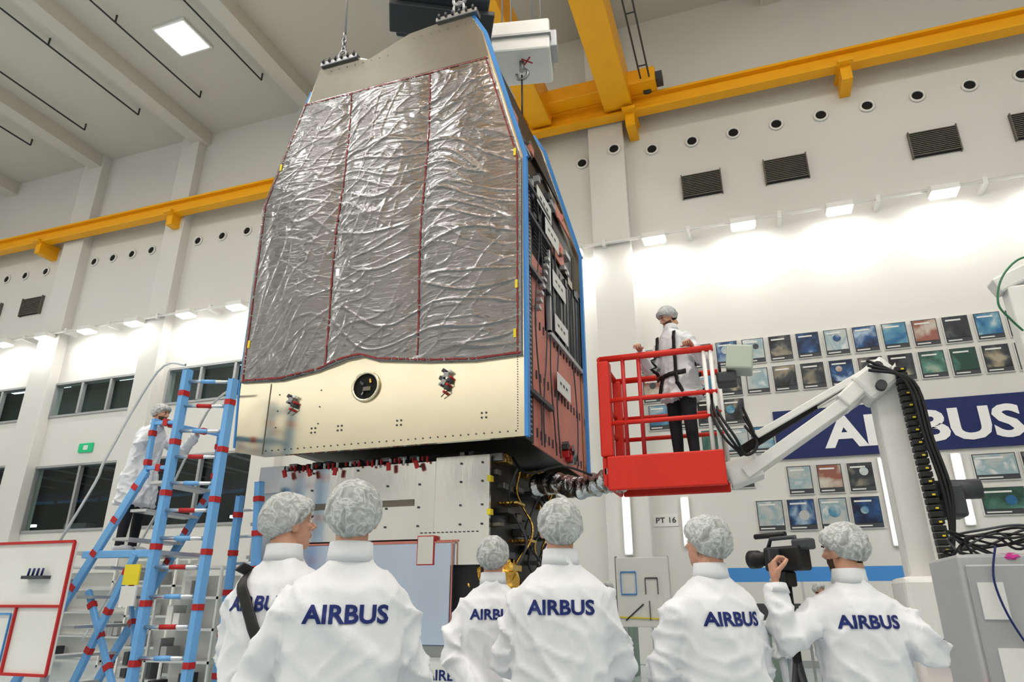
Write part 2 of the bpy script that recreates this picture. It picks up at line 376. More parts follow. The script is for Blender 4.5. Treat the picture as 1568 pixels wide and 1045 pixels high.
for yy in (6.53,9.27):
    for a,b in [((-2.105,2.97),(-2.105,6.36)),((-2.105,6.36),(-2.655,8.46)),((-2.655,8.46),(-2.85,8.84)),((-5.76,3.1),(-5.81,3.8)),((-5.81,3.8),(-5.85,6.4)),((-5.85,6.4),(-5.31,8.25))]:
        beam(sat,'edge_tape',(a[0],yy,a[1]),(b[0],yy,b[1]),.02 if a[0]<-4 else .04,.08,M['bluetape'])
for x,z in ((-4.87,8.62),(-3.05,8.84)):
    box(sat,'lifting_bracket',(x-.3,6.44,z-.02),(x+.3,6.6,z+.05),M['steel'],.01)
    for k in range(6): tube(sat,'bolt',[(x-.25+k*.1,6.43,z+.02),(x-.25+k*.1,6.43,z+.08)],.018,M['dark'],6)
bm=bmesh.new()
def dot(x,z,y=6.49,r=.009,mi=0):
    f=bm.faces.new([bm.verts.new((x+r*math.cos(t),y,z+r*math.sin(t))) for t in [2*math.pi*k/6 for k in range(6)]]);f.material_index=mi
for k in range(36): dot(-5.3+k*.088,3.03,6.494)
for k in range(30): dot(-2.2,3.05+k*.028*1.,6.494,.006)
for k in range(10): dot(-5.2+k*.26,8.02,6.48)
for k in range(8): dot(-5.0+k*.13,8.5,6.48);dot(-3.7+k*.13,8.68,6.48)
for cx in (-4.7,-4.35,-3.6,-2.6):
    for a in (0,.05):
        for b in (0,.05): dot(cx+a,3.2+b,6.494,.012)
for z in (3.3,3.5,3.7): dot(-5.2,z,6.494);dot(-4.62,z,6.494)
finish(bm,'rivets',M['dark'],sat)
box(sat,'panel_joint',(-5.345,6.494,2.99),(-5.335,6.5,3.85),M['cap_al'])
pts=[(-4.02+.165*math.cos(t),6.48,3.68+.165*math.sin(t)) for t in [2*math.pi*k/28 for k in range(28)]]
tube(sat,'port_ring',pts,.018,M['gold'],8,cl=True)
bm=bmesh.new();f=bm.faces.new([bm.verts.new((-4.02+.16*math.cos(t),6.495,3.68+.16*math.sin(t))) for t in [2*math.pi*k/28 for k in range(28)]]);finish(bm,'port_shade_disc',M['holeshade'],sat)  # flat dark disc stands in for the shaded opening
for k,(dx,dz,s) in enumerate(((.02,-.03,.05),(-.05,.04,.03),(.06,.06,.025),(-.03,-.08,.02))): box(sat,'port_fitting',(-4.02+dx-s,6.47,3.68+dz-s*.5),(-4.02+dx+s,6.49,3.68+dz+s*.5),M[('cap_al','dark','gfoil','steel')[k]],.004,Matrix.Rotation(k*.7,3,'Y'))
def gadget(x,z):
    for dx,dz,s,mm in ((0,0,.03,'steel'),(.03,-.06,.02,'dark'),(-.03,.05,.022,'dark'),(.04,.04,.016,'white'),(.01,-.11,.014,'redtape'),(-.04,-.02,.016,'steel'),(.05,-.03,.012,'redtape')):
        box(sat,'fitting',(x+dx-s,6.43,z+dz-s),(x+dx+s,6.5,z+dz+s),M[mm],.006,Matrix.Rotation(random.random(),3,'Y'))
    tube(sat,'lead',[(x,6.46,z),(x+.05,6.44,z-.1),(x-.03,6.46,z-.16)],.006,M['dark'],6)
gadget(-4.99,3.6)
gadget(-3.03,3.62);gadget(-3.0,3.7)
def il(pts,t):
    for i in range(len(pts)-1):
        if t<=pts[i+1][0]:
            a=pts[i];b=pts[i+1];return a[1]+(b[1]-a[1])*max(0,(t-a[0]))/(b[0]-a[0])
    return pts[-1][1]
LXF=[(3.6,-5.80),(3.9,-5.78),(6.4,-5.83),(8.0,-5.36)];RXF=[(3.6,-2.14),(6.36,-2.14),(8.0,-2.58)]
ZB=[(0,3.9),(.16,3.87),(.3,3.93),(.4,4.03),(.46,4.05),(.52,3.97),(.7,3.88),(.85,3.83),(1,3.84)]
def ridge(p): return 1-abs(noise.noise(p))*2
def fdisp(x,z,u):
    d=0
    s1=math.exp(-((x+4.6)/.10)**2);s2=math.exp(-((x+3.4)/.10)**2)
    loose=.3+.7*max(0,min(1,(u-.22)*2.0))
    wz=z+.30*noise.noise(V((x*1.1,z*.8,3)))+(x+3.4)*.22*math.sin(z*1.3)
    p=V((x*.8,wz*4.2,1.3));r=max(0,ridge(p));d+=loose*.020*r**9
    p=V((x*1.5+wz*.8,wz*8.0,5.3));r=max(0,ridge(p));d+=loose*.009*r**8
    p=V((x*2.6-wz*3.6,(wz+x)*1.1,15.3));r=max(0,ridge(p));d+=.009*r**9
    p=V((x*7,z*5,9.1));d+=.010*noise.noise(V((x*1.7,z*1.9,2.1)))+.002*noise.noise(p)
    p=V((x*4.2-z*1.3,z*1.1,7.7));r=max(0,ridge(p));d+=(.8 if u<.6 else .25)*.009*r**8
    b=abs(math.sin(math.pi*(x+4.6)/1.2));d+=.05*b*math.sin(math.pi*min(1,max(0,(z-3.8)/4.2)))
    d-=.02*(s1+s2)
    e=min(u,1-u);d*=min(1,e*14+.15)
    ez=min(z-3.85,8.0-z);d*=min(1,max(.15,ez*4+.15))
    return 6.455-d
def fpt(u,v):
    zb=il(ZB,u);z=zb+(8.0-zb)*v;xl=il(LXF,z);xr=il(RXF,z);x=xl+(xr-xl)*u
    return V((x,fdisp(x,z,u),z))
NU,NV=320,380
bm=bmesh.new();gr=[[bm.verts.new(fpt(i/NU,j/NV)) for i in range(NU+1)] for j in range(NV+1)]
for j in range(NV):
    for i in range(NU): bm.faces.new((gr[j][i],gr[j][i+1],gr[j+1][i+1],gr[j+1][i]))
for i in range(NU):
    for row in (0,NV):
        a=gr[row][i];b=gr[row][i+1]
        bm.faces.new((a,b,bm.verts.new((b.co.x,6.5,b.co.z)),bm.verts.new((a.co.x,6.5,a.co.z))))
for j in range(NV):
    for c in (0,NU):
        a=gr[j][c];b=gr[j+1][c];bm.faces.new((a,b,bm.verts.new((b.co.x,6.5,b.co.z)),bm.verts.new((a.co.x,6.5,a.co.z))))
bmesh.ops.remove_doubles(bm,verts=bm.verts[:],dist=.0005)
finish(bm,'foil_blanket',M['foil'],sat,True)
def ribbon(pts,w,name,m,off=.012):
    bm=bmesh.new();prev=None
    for i,p in enumerate(pts):
        d=(pts[min(i+1,len(pts)-1)]-pts[max(i-1,0)]).normalized();s=d.cross(V((0,1,0))).normalized()
        ww=w*(.5+.8*random.random())
        a=bm.verts.new(p+s*ww+V((0,-off,0)));b=bm.verts.new(p-s*ww+V((0,-off,0)))
        if prev and random.random()<.93: bm.faces.new((prev[0],prev[1],b,a))
        prev=(a,b)
    finish(bm,name,m,sat)
M['stitch']=mat('red_stitch',(.26,.035,.035),.5)
for X in (-4.6,-3.4):
    L=[]
    for j in range(0,171):
        z=3.98+(7.98-3.98)*j/170;xl=il(LXF,z);xr=il(RXF,z);x=X+.02*math.sin(z*2);u=(x-xl)/(xr-xl)
        if z>il(ZB,u): L.append(V((x,fdisp(x,z,u),z)))
    ribbon(L,.011,'seam_stitch',M['stitch'],.006)
for u in (.012,.988): ribbon([fpt(u,j/200) for j in range(201)],.009,'edge_stitch',M['stitch'],.006)
ribbon([fpt(i/200,.006) for i in range(201)],.012,'edge_stitch',M['stitch'],.008);ribbon([fpt(i/200,.992) for i in range(201)],.008,'edge_stitch',M['stitch'],.008)
for u,v in ((.985,.2),(.985,.62),(.98,.06),(.015,.75),(.02,.12)):
    p=fpt(u,v);box(sat,'yellow_tab',(p.x-.015,p.y-.012,p.z-.05),(p.x+.015,p.y,p.z+.05),M['gyel'])
sx=-2.17
box(sat,'side_plate_lower',(sx-.02,6.95,2.98),(sx,9.22,4.5),M['pink'])
box(sat,'side_plate_mid',(sx-.02,6.95,4.5),(sx,7.45,5.3),M['pink'])
box(sat,'side_black_cell',(sx-.02,7.6,4.5),(sx+.03,9.2,5.62),M['blackp'])
for k in range(9): box(sat,'cell_rib',(sx+.03,7.75+k*.17,4.55),(sx+.04,7.77+k*.17,5.55),M['dark'])
box(sat,'cell_frame',(sx,7.55,4.47),(sx+.05,9.22,4.53),M['grey'])
box(sat,'cell_frame',(sx,7.55,4.5),(sx+.05,7.6,5.65),M['grey'])
box(sat,'side_plate_upper',(sx-.02,7.6,5.8),(sx,8.5,6.15),M['pink'])
box(sat,'side_black_strip',(sx-.01,6.58,2.98),(sx+.01,6.92,6.36),M['blackp'])
for nm,y0,y1,t0,t1,mm in (('slope_plate',8.3,9.0,.1,.3,'pink'),('slope_cover',6.7,9.1,.45,.95,'blackp')):
    def P(t,y,o): return V((-2.15-.55*t+o,y,6.36+2.1*t))
    bm=bmesh.new();vs=[bm.verts.new(P(t,y,o)) for o in (0,.02) for t,y in ((t0,y0),(t1,y0),(t1,y1),(t0,y1))]
    bm.faces.new(vs[:4]);bm.faces.new(vs[4:])
    for k in range(4): bm.faces.new((vs[k],vs[(k+1)%4],vs[4+(k+1)%4],vs[4+k]))
    finish(bm,nm,M[mm],sat)
bm=bmesh.new()
for k in range(60):
    z=3.05+k*.055;addbox(bm,(sx,6.6,z),(sx+.03,6.66,z+.018),0);addbox(bm,(sx,6.8,z),(sx+.02,6.84,z+.02),0)
for k in range(16): addbox(bm,(sx,7.0,5.45+k*.055),(sx+.025,7.55,5.46+k*.055),1)
for z in (3.08,3.75,4.4):
    for k in range(14): addbox(bm,(sx,7.05+k*.155,z),(sx+.015,7.07+k*.155,z+.1),1)
for z in (3.5,5.0,5.7,6.1): addbox(bm,(sx,6.6,z),(sx+.06,7.6,z+.05),1)
for k in range(8): addbox(bm,(sx,7.0+k*.06,4.6+k*.12),(sx+.07,7.1+k*.06,4.64+k*.12),0)
finish(bm,'connectors',[M['grey'],M['dark']],sat)
for y,z in ((8.1,3.95),(8.06,4.72),(8.0,5.32),(7.7,5.93),(7.35,6.2)):
    box(sat,'paper_label',(sx+.05,y-.32,z-.13),(sx+.056,y+.32,z+.11),M['paper'])
    for k in range(3): box(sat,'label_text',(sx+.056,y-.2+k*.14,z-.02),(sx+.058,y-.12+k*.14,z+.015),M['dark'])
for k in range(30):
    y=random.uniform(6.7,9.1);z=random.uniform(5.4,7.6);t=max(0,(z-6.36)/2.1)
    mm=random.choice(['dark','dark','blackp','grey','pink','cap_al','dark'])
    box(sat,'equipment',(-2.2-.55*t,y,z),(-2.12-.55*t,min(9.2,y+random.uniform(.05,.3)),z+random.uniform(.03,.12)),M[mm])
for k in range(5):
    y=random.uniform(6.7,8.8);tube(sat,'harness',[(-2.13,y+.1*math.sin(i*.9+k),3.0+i*.35) for i in range(10)],.009,M['dark'],6)
bm=bmesh.new()
for k in range(14):
    y=8.3+random.uniform(-.25,.25);z=3.1+random.uniform(-.08,.1);addbox(bm,(sx,y,z),(sx+.08,y+.08,z+.05),k%3,0,Matrix.Rotation(random.random()*3,3,'X'))
finish(bm,'cable_clump',[M['steel'],M['dark'],M['redtape']],sat)
# ---------------- lower module
low=G('spacecraft_bus')
box(low,'core',(-5.36,6.95,.98),(-2.7,9.1,2.93),M['blackp'])
box(low,'front_upper_panel',(-5.36,6.9,2.02),(-3.3,6.95,2.86),M['silver'],.004)
box(low,'front_right_panel',(-3.3,6.9,1.75),(-2.66,6.95,2.9),M['silver'],.004)
box(low,'panel_gap',(-5.1,6.885,2.38),(-3.55,6.9,2.45),M['cap_al'])
box(low,'panel_strip',(-5.36,6.88,1.985),(-3.0,6.9,2.005),M['pink'])
box(low,'left_radiator',(-5.36,6.87,1.0),(-4.1,6.95,1.98),M['radiator'],.004)
box(low,'blue_radiator',(-4.05,6.84,.98),(-3.06,6.95,1.98),M['radiator'],.01)
box(low,'left_side_frame',(-5.75,7.0,.9),(-5.38,7.1,2.95),M['alu'])
for k in range(5): box(low,'left_rack',(-5.75,6.95,1.1+k*.38),(-5.38,7.4,1.14+k*.38),M['alu'])
box(low,'tape_mark',(-3.45,6.83,1.75),(-3.25,6.9,2.05),M['redtape']);box(low,'tape_mark_in',(-3.44,6.825,1.76),(-3.26,6.9,2.04),M['silver'])
for a,b in (((-4.08,1.0),(-4.08,1.98)),((-3.04,1.0),(-3.04,1.98)),((-4.08,1.98),(-3.04,1.98))): beam(low,'red_edge',(a[0],6.835,a[1]),(b[0],6.835,b[1]),.01,.014,M['pink'])
bm=bmesh.new()
for k in range(34):
    x=-5.25+k*.058
    if k%5==3: continue
    z=2.93;l=.03+.04*random.random();addbox(bm,(x,6.84,z-l-.03),(x+.014,6.87,z-.02),0 if k%3 else 2)
    if k%6==0: addbox(bm,(x-.01,6.8,z-l-.12),(x+.035,6.82,z-l-.03),0,0,Matrix.Rotation(random.uniform(-.4,.4),3,'Y'))
for x in (-5.3,-4.9,-4.3,-3.9,-3.5,-3.0,-2.75):
    for z in (2.15,2.35,2.6,2.8): addbox(bm,(x,6.885,z),(x+.02,6.9,z+.02),1)
for k in range(14): addbox(bm,(-3.45+k*.05,6.885,2.08),(-3.43+k*.05,6.9,2.09),1)
finish(bm,'red_safety_tags',[M['redtape'],M['dark'],M['paper']],low)
for k in range(10):
    x=-5.3+random.random()*.4+ (k//2)*.5;box(low,'interface_fitting',(x,6.92,2.9),(x+.12,7.2,2.95),M['steel'] if k%2 else M['dark'],.01)
for x in (-5.1,-4.2,-3.4,-2.8):
    for y in (7.1,8.9): tube(low,'interface_post',[(x,y,2.9),(x,y,2.965)],.05,M['steel'],10)
for k in range(40):
    y=random.uniform(6.95,8.9);z=random.uniform(1.1,2.85);mm=random.choice(['dark','cap_al','gfoil','steel','blackp','grey'])
    box(low,'side_equipment',(-2.72,y,z),(-2.72+random.uniform(.04,.3),y+random.uniform(.08,.35),z+random.uniform(.03,.1)),M[mm],.006)
for k in range(8):
    y=random.uniform(7,8.8);tube(low,'side_harness',[(-2.5+.1*math.sin(i*1.3+k),y+.12*math.sin(i+k),1.2+i*.2) for i in range(9)],.014,M['dark' if k%2 else 'gfoil'],6)
def blob(g,name,c,s,m,seed=0,amp=.3,sub=4):
    bm=bmesh.new();bmesh.ops.create_icosphere(bm,subdivisions=sub,radius=1)
    for v in bm.verts:
        n=v.co.normalized();r=1+amp*(ridge(n*2.2+V((seed,0,0)))-.5)+amp*.5*noise.noise(n*6+V((seed,3,0)))
        v.co=V((c[0]+n.x*r*s[0],c[1]+n.y*r*s[1],c[2]+n.z*r*s[2]))
    return finish(bm,name,m,g,False)
blob(low,'gold_blanket',(-2.75,7.2,1.55),(.28,.25,.42),M['gfoil'],1)
blob(low,'gold_blanket',(-2.6,8.2,1.3),(.3,.4,.3),M['gfoil'],4)
for k,z in enumerate((1.7,1.95,2.25,2.6)): box(low,'yellow_tab',(-2.67,6.86,z),(-2.63,6.95,z+.06),M['gyel'])
bm=bmesh.new();pts=[];rad=[]
for k in range(60):
    t=k/59;pts.append(V((-2.45+1.15*t,7.9-.5*t,2.68+.03*math.sin(t*9)-.1*t)));rad.append(.12+.03*noise.noise(V((k*.35,0,0))))
addtube(bm,pts,rad,22)
for v in bm.verts: v.co+=V((0,1,1))*.04*noise.noise(v.co*7)
finish(bm,'foil_wrapped_boom',M['sfoil'],low,False)
tube(low,'black_cable',[(-2.5,7.2,2.9),(-2.3,7.1,2.7),(-1.9,7.1,2.75),(-1.6,7.2,2.65)],.014,M['black'],6)
for x in (-5.2,-4.0,-2.9):
    for y in (7.1,8.9): beam(low,'stand_leg',(x,y,0),(x,y,.92),.12,.12,M['white'],.01)
for y in (7.1,8.9): beam(low,'stand_rail',(-5.3,y,.9),(-2.8,y,.9),.14,.14,M['white'],.01);beam(low,'stand_lower_rail',(-5.3,y,.25),(-2.8,y,.25),.1,.1,M['white'],.01)
for x in (-5.2,-2.9): beam(low,'stand_cross_rail',(x,7.1,.9),(x,8.9,.9),.12,.14,M['white'],.01)
box(low,'sign_board',(-3.5,6.95,.55),(-2.75,7.0,.86),M['white'])
bm=text_mesh('AIRBUS',.5,.1);
for v in bm.verts: v.co+=V((-3.1,6.945,.7))
finish(bm,'sign_lettering',M['txtblue'],low)
# ---------------------------------------------------------------- banner & posters
b=G('wall_banner')
box(b,'cloth',(.7,17.93,4.65),(7.9,17.98,5.85),M['navy'])
bm=text_mesh('AIRBUS',4.15,.78,.035)
for v in bm.verts: v.co+=V((3.85,17.915,5.22))
finish(bm,'lettering',M['txtwhite'],b)
bm=bmesh.new()
def poster(x,z,w=.58,h=.7):
    addbox(bm,(x,17.955,z),(x+w,17.99,z+h),0)
    addbox(bm,(x+.02,17.945,z+.02),(x+w-.02,17.955,z+h-.02),1)
    k=random.choice([2,3,4,5,6,7,2,3,4,3]);addbox(bm,(x+.04,17.935,z+.13),(x+w-.04,17.945,z+h-.04),k)
    addbox(bm,(x+.06,17.935,z+.05),(x+w*.6,17.945,z+.08),0)
    r=random.random()
    if r<.3:
        cx=x+w*random.uniform(.35,.65);cz=z+h*random.uniform(.45,.7);rr=random.uniform(.07,.14);n=18
        f=bm.faces.new([bm.verts.new((cx+rr*math.cos(t),17.93,cz+rr*math.sin(t))) for t in [2*math.pi*q/n for q in range(n)]]);f.material_index=random.choice([2,4,5,7,1])
    addbox(bm,(x+.08,17.93,z+h-.14),(x+w*.7,17.935,z+h-.1),0)
for k in range(14):
    poster(-2.5+.665*k,7.18);poster(-2.5+.665*k,6.36)
for k in range(4): poster(-2.4+.63*k,5.6)
for k in range(3): poster(-1.1+.6*k,4.82)
poster(-.5,4.0)
for k in range(3): poster(.82+.67*k,3.78)
for k in range(4): poster(.02+.7*k,2.95,.64,.74)
for k in range(3): poster(4.75+.95*k,3.9,.88,.62);poster(4.75+.95*k,3.15,.88,.62)
finish(bm,'poster_gallery',[M['paper'],M['dark']]+PM,None)
for x,a,c in ((-3.05,2.5,3.9),(-1.65,2.7,3.8),(2.95,2.6,4.5),(4.45,3.0,4.5)):
    o_=.42 if x==-3.05 else 0
    g=G('vertical_tube_lamp');box(g,'housing',(x-.1,17.9-o_,a-.05),(x+.1,17.99-o_,c+.05),M['white']);box(g,'diffuser',(x-.07,17.86-o_,a),(x+.07,17.9-o_,c),M['tube'])
g=G('bay_sign');bm=text_mesh('PT 16',.5,.14,.01)
for v in bm.verts: v.co+=V((-2.15,17.965,3.3))
finish(bm,'lettering',M['dark'],g);box(g,'plate',(-2.45,17.98,3.15),(-1.85,18,3.45),M['white'])
g=G('exit_sign');box(g,'plate',(-22.85,17.93,6.4),(-22.2,17.99,6.72),M['green']);box(g,'arrow',(-22.6,17.92,6.48),(-22.4,17.94,6.64),M['white'])
# ---------------------------------------------------------------- boom lift
lf=G('boom_lift')
X0,X1,Y0,Y1=-1.42,-.22,7.0,7.85
box(lf,'basket_floor',(X0,Y0,2.62),(X1,Y1,2.68),M['grey'])
box(lf,'front_skirt',(X0+.03,Y0-.03,2.45),(X1,Y0+.02,2.80),M['red'],.015)
box(lf,'rear_skirt',(X0+.03,Y1-.02,2.5),(X1,Y1+.03,2.80),M['red'],.015)
box(lf,'left_skirt',(X0-.02,Y0,2.5),(X0+.03,Y1,2.80),M['red'],.015)
box(lf,'left_pad',(X0-.03,Y0-.03,2.8),(X0+.1,Y0+.12,3.85),M['red'],.02)
box(lf,'left_pad_rear',(X0-.02,Y1-.1,2.8),(X0+.08,Y1+.02,3.85),M['red'],.02)
for z in (3.87,3.4,3.15):
    r=.035 if z>3.8 else .025
    for y in (Y0,Y1): tube(lf,'rail',[(X0,y,z),(X1,y,z)],r,M['red'])
    tube(lf,'rail_side',[(X0,Y0,z),(X0,Y1,z)],r,M['red'])
for x in (X0+.25,X0+.42): tube(lf,'gate_post',[(x,Y0,2.8),(x,Y0,3.87)],.022,M['redtape'])
for x in (-.25,-.32): tube(lf,'white_post',[(x,Y0,2.6),(x,Y0,3.87)],.022,M['white'])
tube(lf,'white_post',[(X1,Y1,2.6),(X1,Y1,3.87)],.025,M['white'])
box(lf,'control_box',(-.1,7.0,3.62),(.16,7.3,3.88),mat('control_box',(.5,.54,.47),.5),.02,Matrix.Rotation(.15,3,'Y'))
box(lf,'joystick_panel',(-.22,7.05,3.5),(-.02,7.3,3.62),M['dark'],.02)
for x in (-.18,-.1): tube(lf,'joystick',[(x,7.15,3.6),(x,7.13,3.75)],.015,M['black'],8)
beam(lf,'basket_mount',(-.22,7.45,2.6),(.1,7.45,2.7),.3,.25,M['white'],.02)
for y in (7.3,7.55):
    beam(lf,'jib',(-.05,y,2.6),(1.15,y,3.36),.05,.12,M['white'],.01)
    beam(lf,'jib_upper',(.1,y,2.98),(1.28,y,3.58),.045,.07,M['white'],.01)
tube(lf,'hydraulic_cylinder',[(-.1,7.4,2.83),(.7,7.4,3.27)],.05,M['black']);tube(lf,'hydraulic_rod',[(.7,7.4,3.27),(1.2,7.4,3.55)],.028,M['steel'])
beam(lf,'knuckle',(.95,7.42,3.25),(1.4,7.42,3.62),.36,.16,M['white'],.02)
box(lf,'head_casting',(1.1,7.22,3.3),(1.45,7.62,3.6),M['white'],.04,Matrix.Rotation(-.6,3,'Y'))
for z in (3.36,3.55): tube(lf,'pivot',[(1.3,7.15,z),(1.3,7.7,z)],.05,M['dark'])
beam(lf,'mast',(1.38,7.45,.9),(1.36,7.45,3.6),.26,.2,M['white'],.02)
beam(lf,'mast_strut',(1.62,7.45,.9),(1.45,7.45,3.1),.16,.1,M['white'],.02)
for k in range(34):
    z=1.5+k*.06;box(lf,'cable_chain_link',(1.5-(z-1.5)*.03,7.16,z),(1.6-(z-1.5)*.03,7.28,z+.048),M['black'],.006)
    if k%2: box(lf,'chain_pin',(1.55-(z-1.5)*.03,7.15,z+.01),(1.575-(z-1.5)*.03,7.165,z+.025),M['gyel'])
for q in range(3):
    tube(lf,'hose',[(1.2,7.1,3.6-q*.05),(1.5+.03*q,7.1,3.35),(1.56+.03*q,7.12,2.8),(1.62+.03*q,7.15,2.3),(1.6,7.2,1.8),(1.5,7.2,1.6)],.016,M['black'],8)
for q in range(3):
    tube(lf,'basket_hose',[(-.25,7.1,3.5),(-.3+.03*q,6.98,3.2),(-.2+.05*q,6.95,2.9),(-.02,7.1,2.75),(.1,7.3,2.9),(.0,7.35,3.1+.1*q)],.014,M['black'],8)
box(lf,'motor_unit',(1.62,7.2,2.1),(1.8,7.5,2.4),M['dark'],.03)
tube(lf,'motor',[(1.6,7.3,2.35),(1.95,7.3,2.35)],.09,M['dark'],16)
box(lf,'turret',(1.15,7.1,.45),(1.85,7.8,1.6),M['white'],.05)
box(lf,'turret_decal',(1.2,7.085,.9),(1.5,7.1,1.1),M['txtblue'])
box(lf,'chassis',(.9,6.9,.18),(2.3,8.1,.5),M['red'],.05)
for x in (1.1,2.1):
    for y in (6.95,8.05): tube(lf,'wheel',[(x,y-.1,.2),(x,y+.1,.2)],.2,M['black'],20)
g=G('mast_platform')
box(g,'side_panel',(2.58,7.3,2.5),(3.0,7.5,4.28),M['white'],.02)
beam(g,'arm',(2.5,7.4,4.3),(3.1,7.4,4.55),.2,.16,M['white'],.02)
box(g,'column',(2.75,7.3,0),(3.05,7.6,2.6),M['white'],.02);box(g,'foot',(2.5,7.0,0),(3.3,7.9,.15),M['grey'],.02)
tube(g,'green_hose',[(2.95,7.3,4.56),(2.7,7.2,4.5),(2.5,7.15,4.3),(2.42,7.15,4.05),(2.5,7.2,3.9),(2.6,7.28,3.8)],.01,M['hose'],8)
# ---------------------------------------------------------------- cabinet lower right
g=G('equipment_cabinet')
box(g,'body',(1.1,4.9,0),(2.2,5.7,1.66),mat('cabinet_grey',(.46,.47,.48),.5),.02)
box(g,'door_left',(1.13,4.88,.1),(1.48,4.9,1.6),M['grey'],.01);box(g,'door_right',(1.5,4.88,.1),(2.15,4.9,1.6),M['grey'],.01)
box(g,'label',(1.17,4.87,1.3),(1.3,4.88,1.5),M['paper']);box(g,'notice',(1.2,4.87,.95),(1.42,4.88,1.15),M['paper'])
for k in range(4): box(g,'outlet',(1.55,4.86,1.05+k*.12),(1.62,4.88,1.12+k*.12),M['dark'])
box(g,'red_tag',(1.06,4.86,.75),(1.12,4.9,.95),M['red'])
blob(g,'magenta_wrap',(1.38,4.95,1.64),(.07,.06,.025),M['pinkt'],2,.2,3)
for k in range(9):
    r=random.Random(k)
    pts=[V((1.1+r.uniform(0,.3),4.9+r.uniform(0,.3),1.66))]
    for j in range(5): pts.append(V((1.15+j*.2+r.uniform(-.08,.08),5+r.uniform(-.12,.25),1.70+r.uniform(-.02,.12))))
    tube(g,'loose_cable',pts,.008,M['black'] if k%3 else M['dark'],6)
tube(g,'hanging_cable',[(1.3,4.85,1.7),(1.25,4.84,1.5),(1.3,4.83,1.25),(1.42,4.84,1.08),(1.7,4.84,1.12)],.006,M['navy'],6)
# ---------------------------------------------------------------- whiteboards, benches, racks
g=G('whiteboard_stand')
box(g,'board',(-7.6,5.2,.75),(-6.37,5.24,1.95),M['white'],.01)
for a,b in (((-7.6,1.95),(-6.37,1.95)),((-6.37,.75),(-6.37,1.95)),((-7.6,1.35),(-6.37,1.35)),((-6.37,.75),(-7.6,.75)),((-6.95,.75),(-6.95,1.35))): beam(g,'red_tape',(a[0],5.19,a[1]),(b[0],5.19,b[1]),.02,.025,M['redtape'])
for a,b in (((-7.6,1.28),(-7.0,1.28)),((-7.0,.75),(-7.0,1.28))): beam(g,'blue_tape',(a[0],5.185,a[1]),(b[0],5.185,b[1]),.01,.015,M['bluetape'])
box(g,'pen_tray',(-6.9,5.12,1.6),(-6.6,5.2,1.63),M['dark'])
for k in range(4): tube(g,'marker',[(-6.85+k*.06,5.15,1.63),(-6.84+k*.06,5.15,1.7)],.01,M['navy'],6)
for x in (-7.5,-6.45): beam(g,'leg',(x,5.25,0),(x,5.25,1.9),.05,.05,M['grey']);beam(g,'foot',(x,4.95,.03),(x,5.6,.03),.05,.05,M['grey'])
g=G('presentation_easel')
box(g,'board',(-2.33,12,1.0),(-1.47,12.04,2.08),M['white'],.01)
for a,b,m_ in (((-2.25,1.5),(-2.0,1.5),'bluetape'),((-2.25,1.5),(-2.25,1.85),'bluetape'),((-2.25,1.85),(-2.0,1.85),'bluetape'),((-2.0,1.5),(-2.0,1.85),'bluetape'),((-1.85,1.5),(-1.85,1.75),'dark'),((-1.85,1.75),(-1.65,1.75),'dark'),((-1.65,1.5),(-1.65,1.75),'dark'),((-2.2,1.1),(-1.9,1.35),'dark'),((-1.8,1.1),(-1.8,1.4),'dark'),((-2.33,1.15),(-1.47,1.12),'gyel')): beam(g,'tape',(a[0],11.99,a[1]),(b[0],11.99,b[1]),.01,.02,M[m_])
for x in (-2.33,-1.47): beam(g,'leg',(x,12.05,0),(x,12.05,2.1),.04,.04,M['alu']);beam(g,'foot',(x,11.7,.03),(x,12.4,.03),.04,.04,M['alu'])
g=G('workbench')
box(g,'blue_screen',(-1.3,15.2,1.75),(2.7,15.25,2.02),M['bluetape']);
for x in (-1.3,.7,2.65): beam(g,'post',(x,15.25,0),(x,15.25,2.0),.05,.05,M['alu'])
box(g,'top',(-1.3,14.7,.85),(2.7,15.2,.9),M['white'])
for k in range(5): box(g,'monitor',(-1.1+k*.78,15.0,.95),(-.6+k*.78,15.05,1.35),M['dark'],.01);box(g,'monitor_foot',(-.9+k*.78,14.95,.9),(-.8+k*.78,15.1,.96),M['dark'])
for k in range(4): box(g,'under_cabinet',(-1.2+k*1.,14.75,0),(-.6+k*1.,15.15,.85),M['sage'] if k%2 else M['grey'],.01)
g=G('storage_cabinet');box(g,'body',(-3.6,14.9,0),(-2.6,15.5,1.5),M['sage'],.02);box(g,'door',(-3.5,14.88,.1),(-2.7,14.9,1.4),M['grey'],.01);box(g,'handle',(-2.85,14.85,.7),(-2.82,14.88,.9),M['dark'])
g=G('equipment_trolley')
for z in (.3,.8,1.3): box(g,'shelf',(-1.9,12.8,z),(-1.0,13.4,z+.04),M['alu'])
for x in (-1.9,-1.02):
    for y in (12.8,13.38): beam(g,'post',(x,y,.08),(x,y,1.4),.03,.03,M['alu']);tube(g,'caster',[(x-.02,y,.06),(x+.02,y,.06)],.06,M['black'],12)
for k in range(4): box(g,'instrument',(-1.85+k*.2,12.9,.84),(-1.7+k*.2,13.3,1.0+.06*k),M['dark'] if k%2 else M['white'],.01)
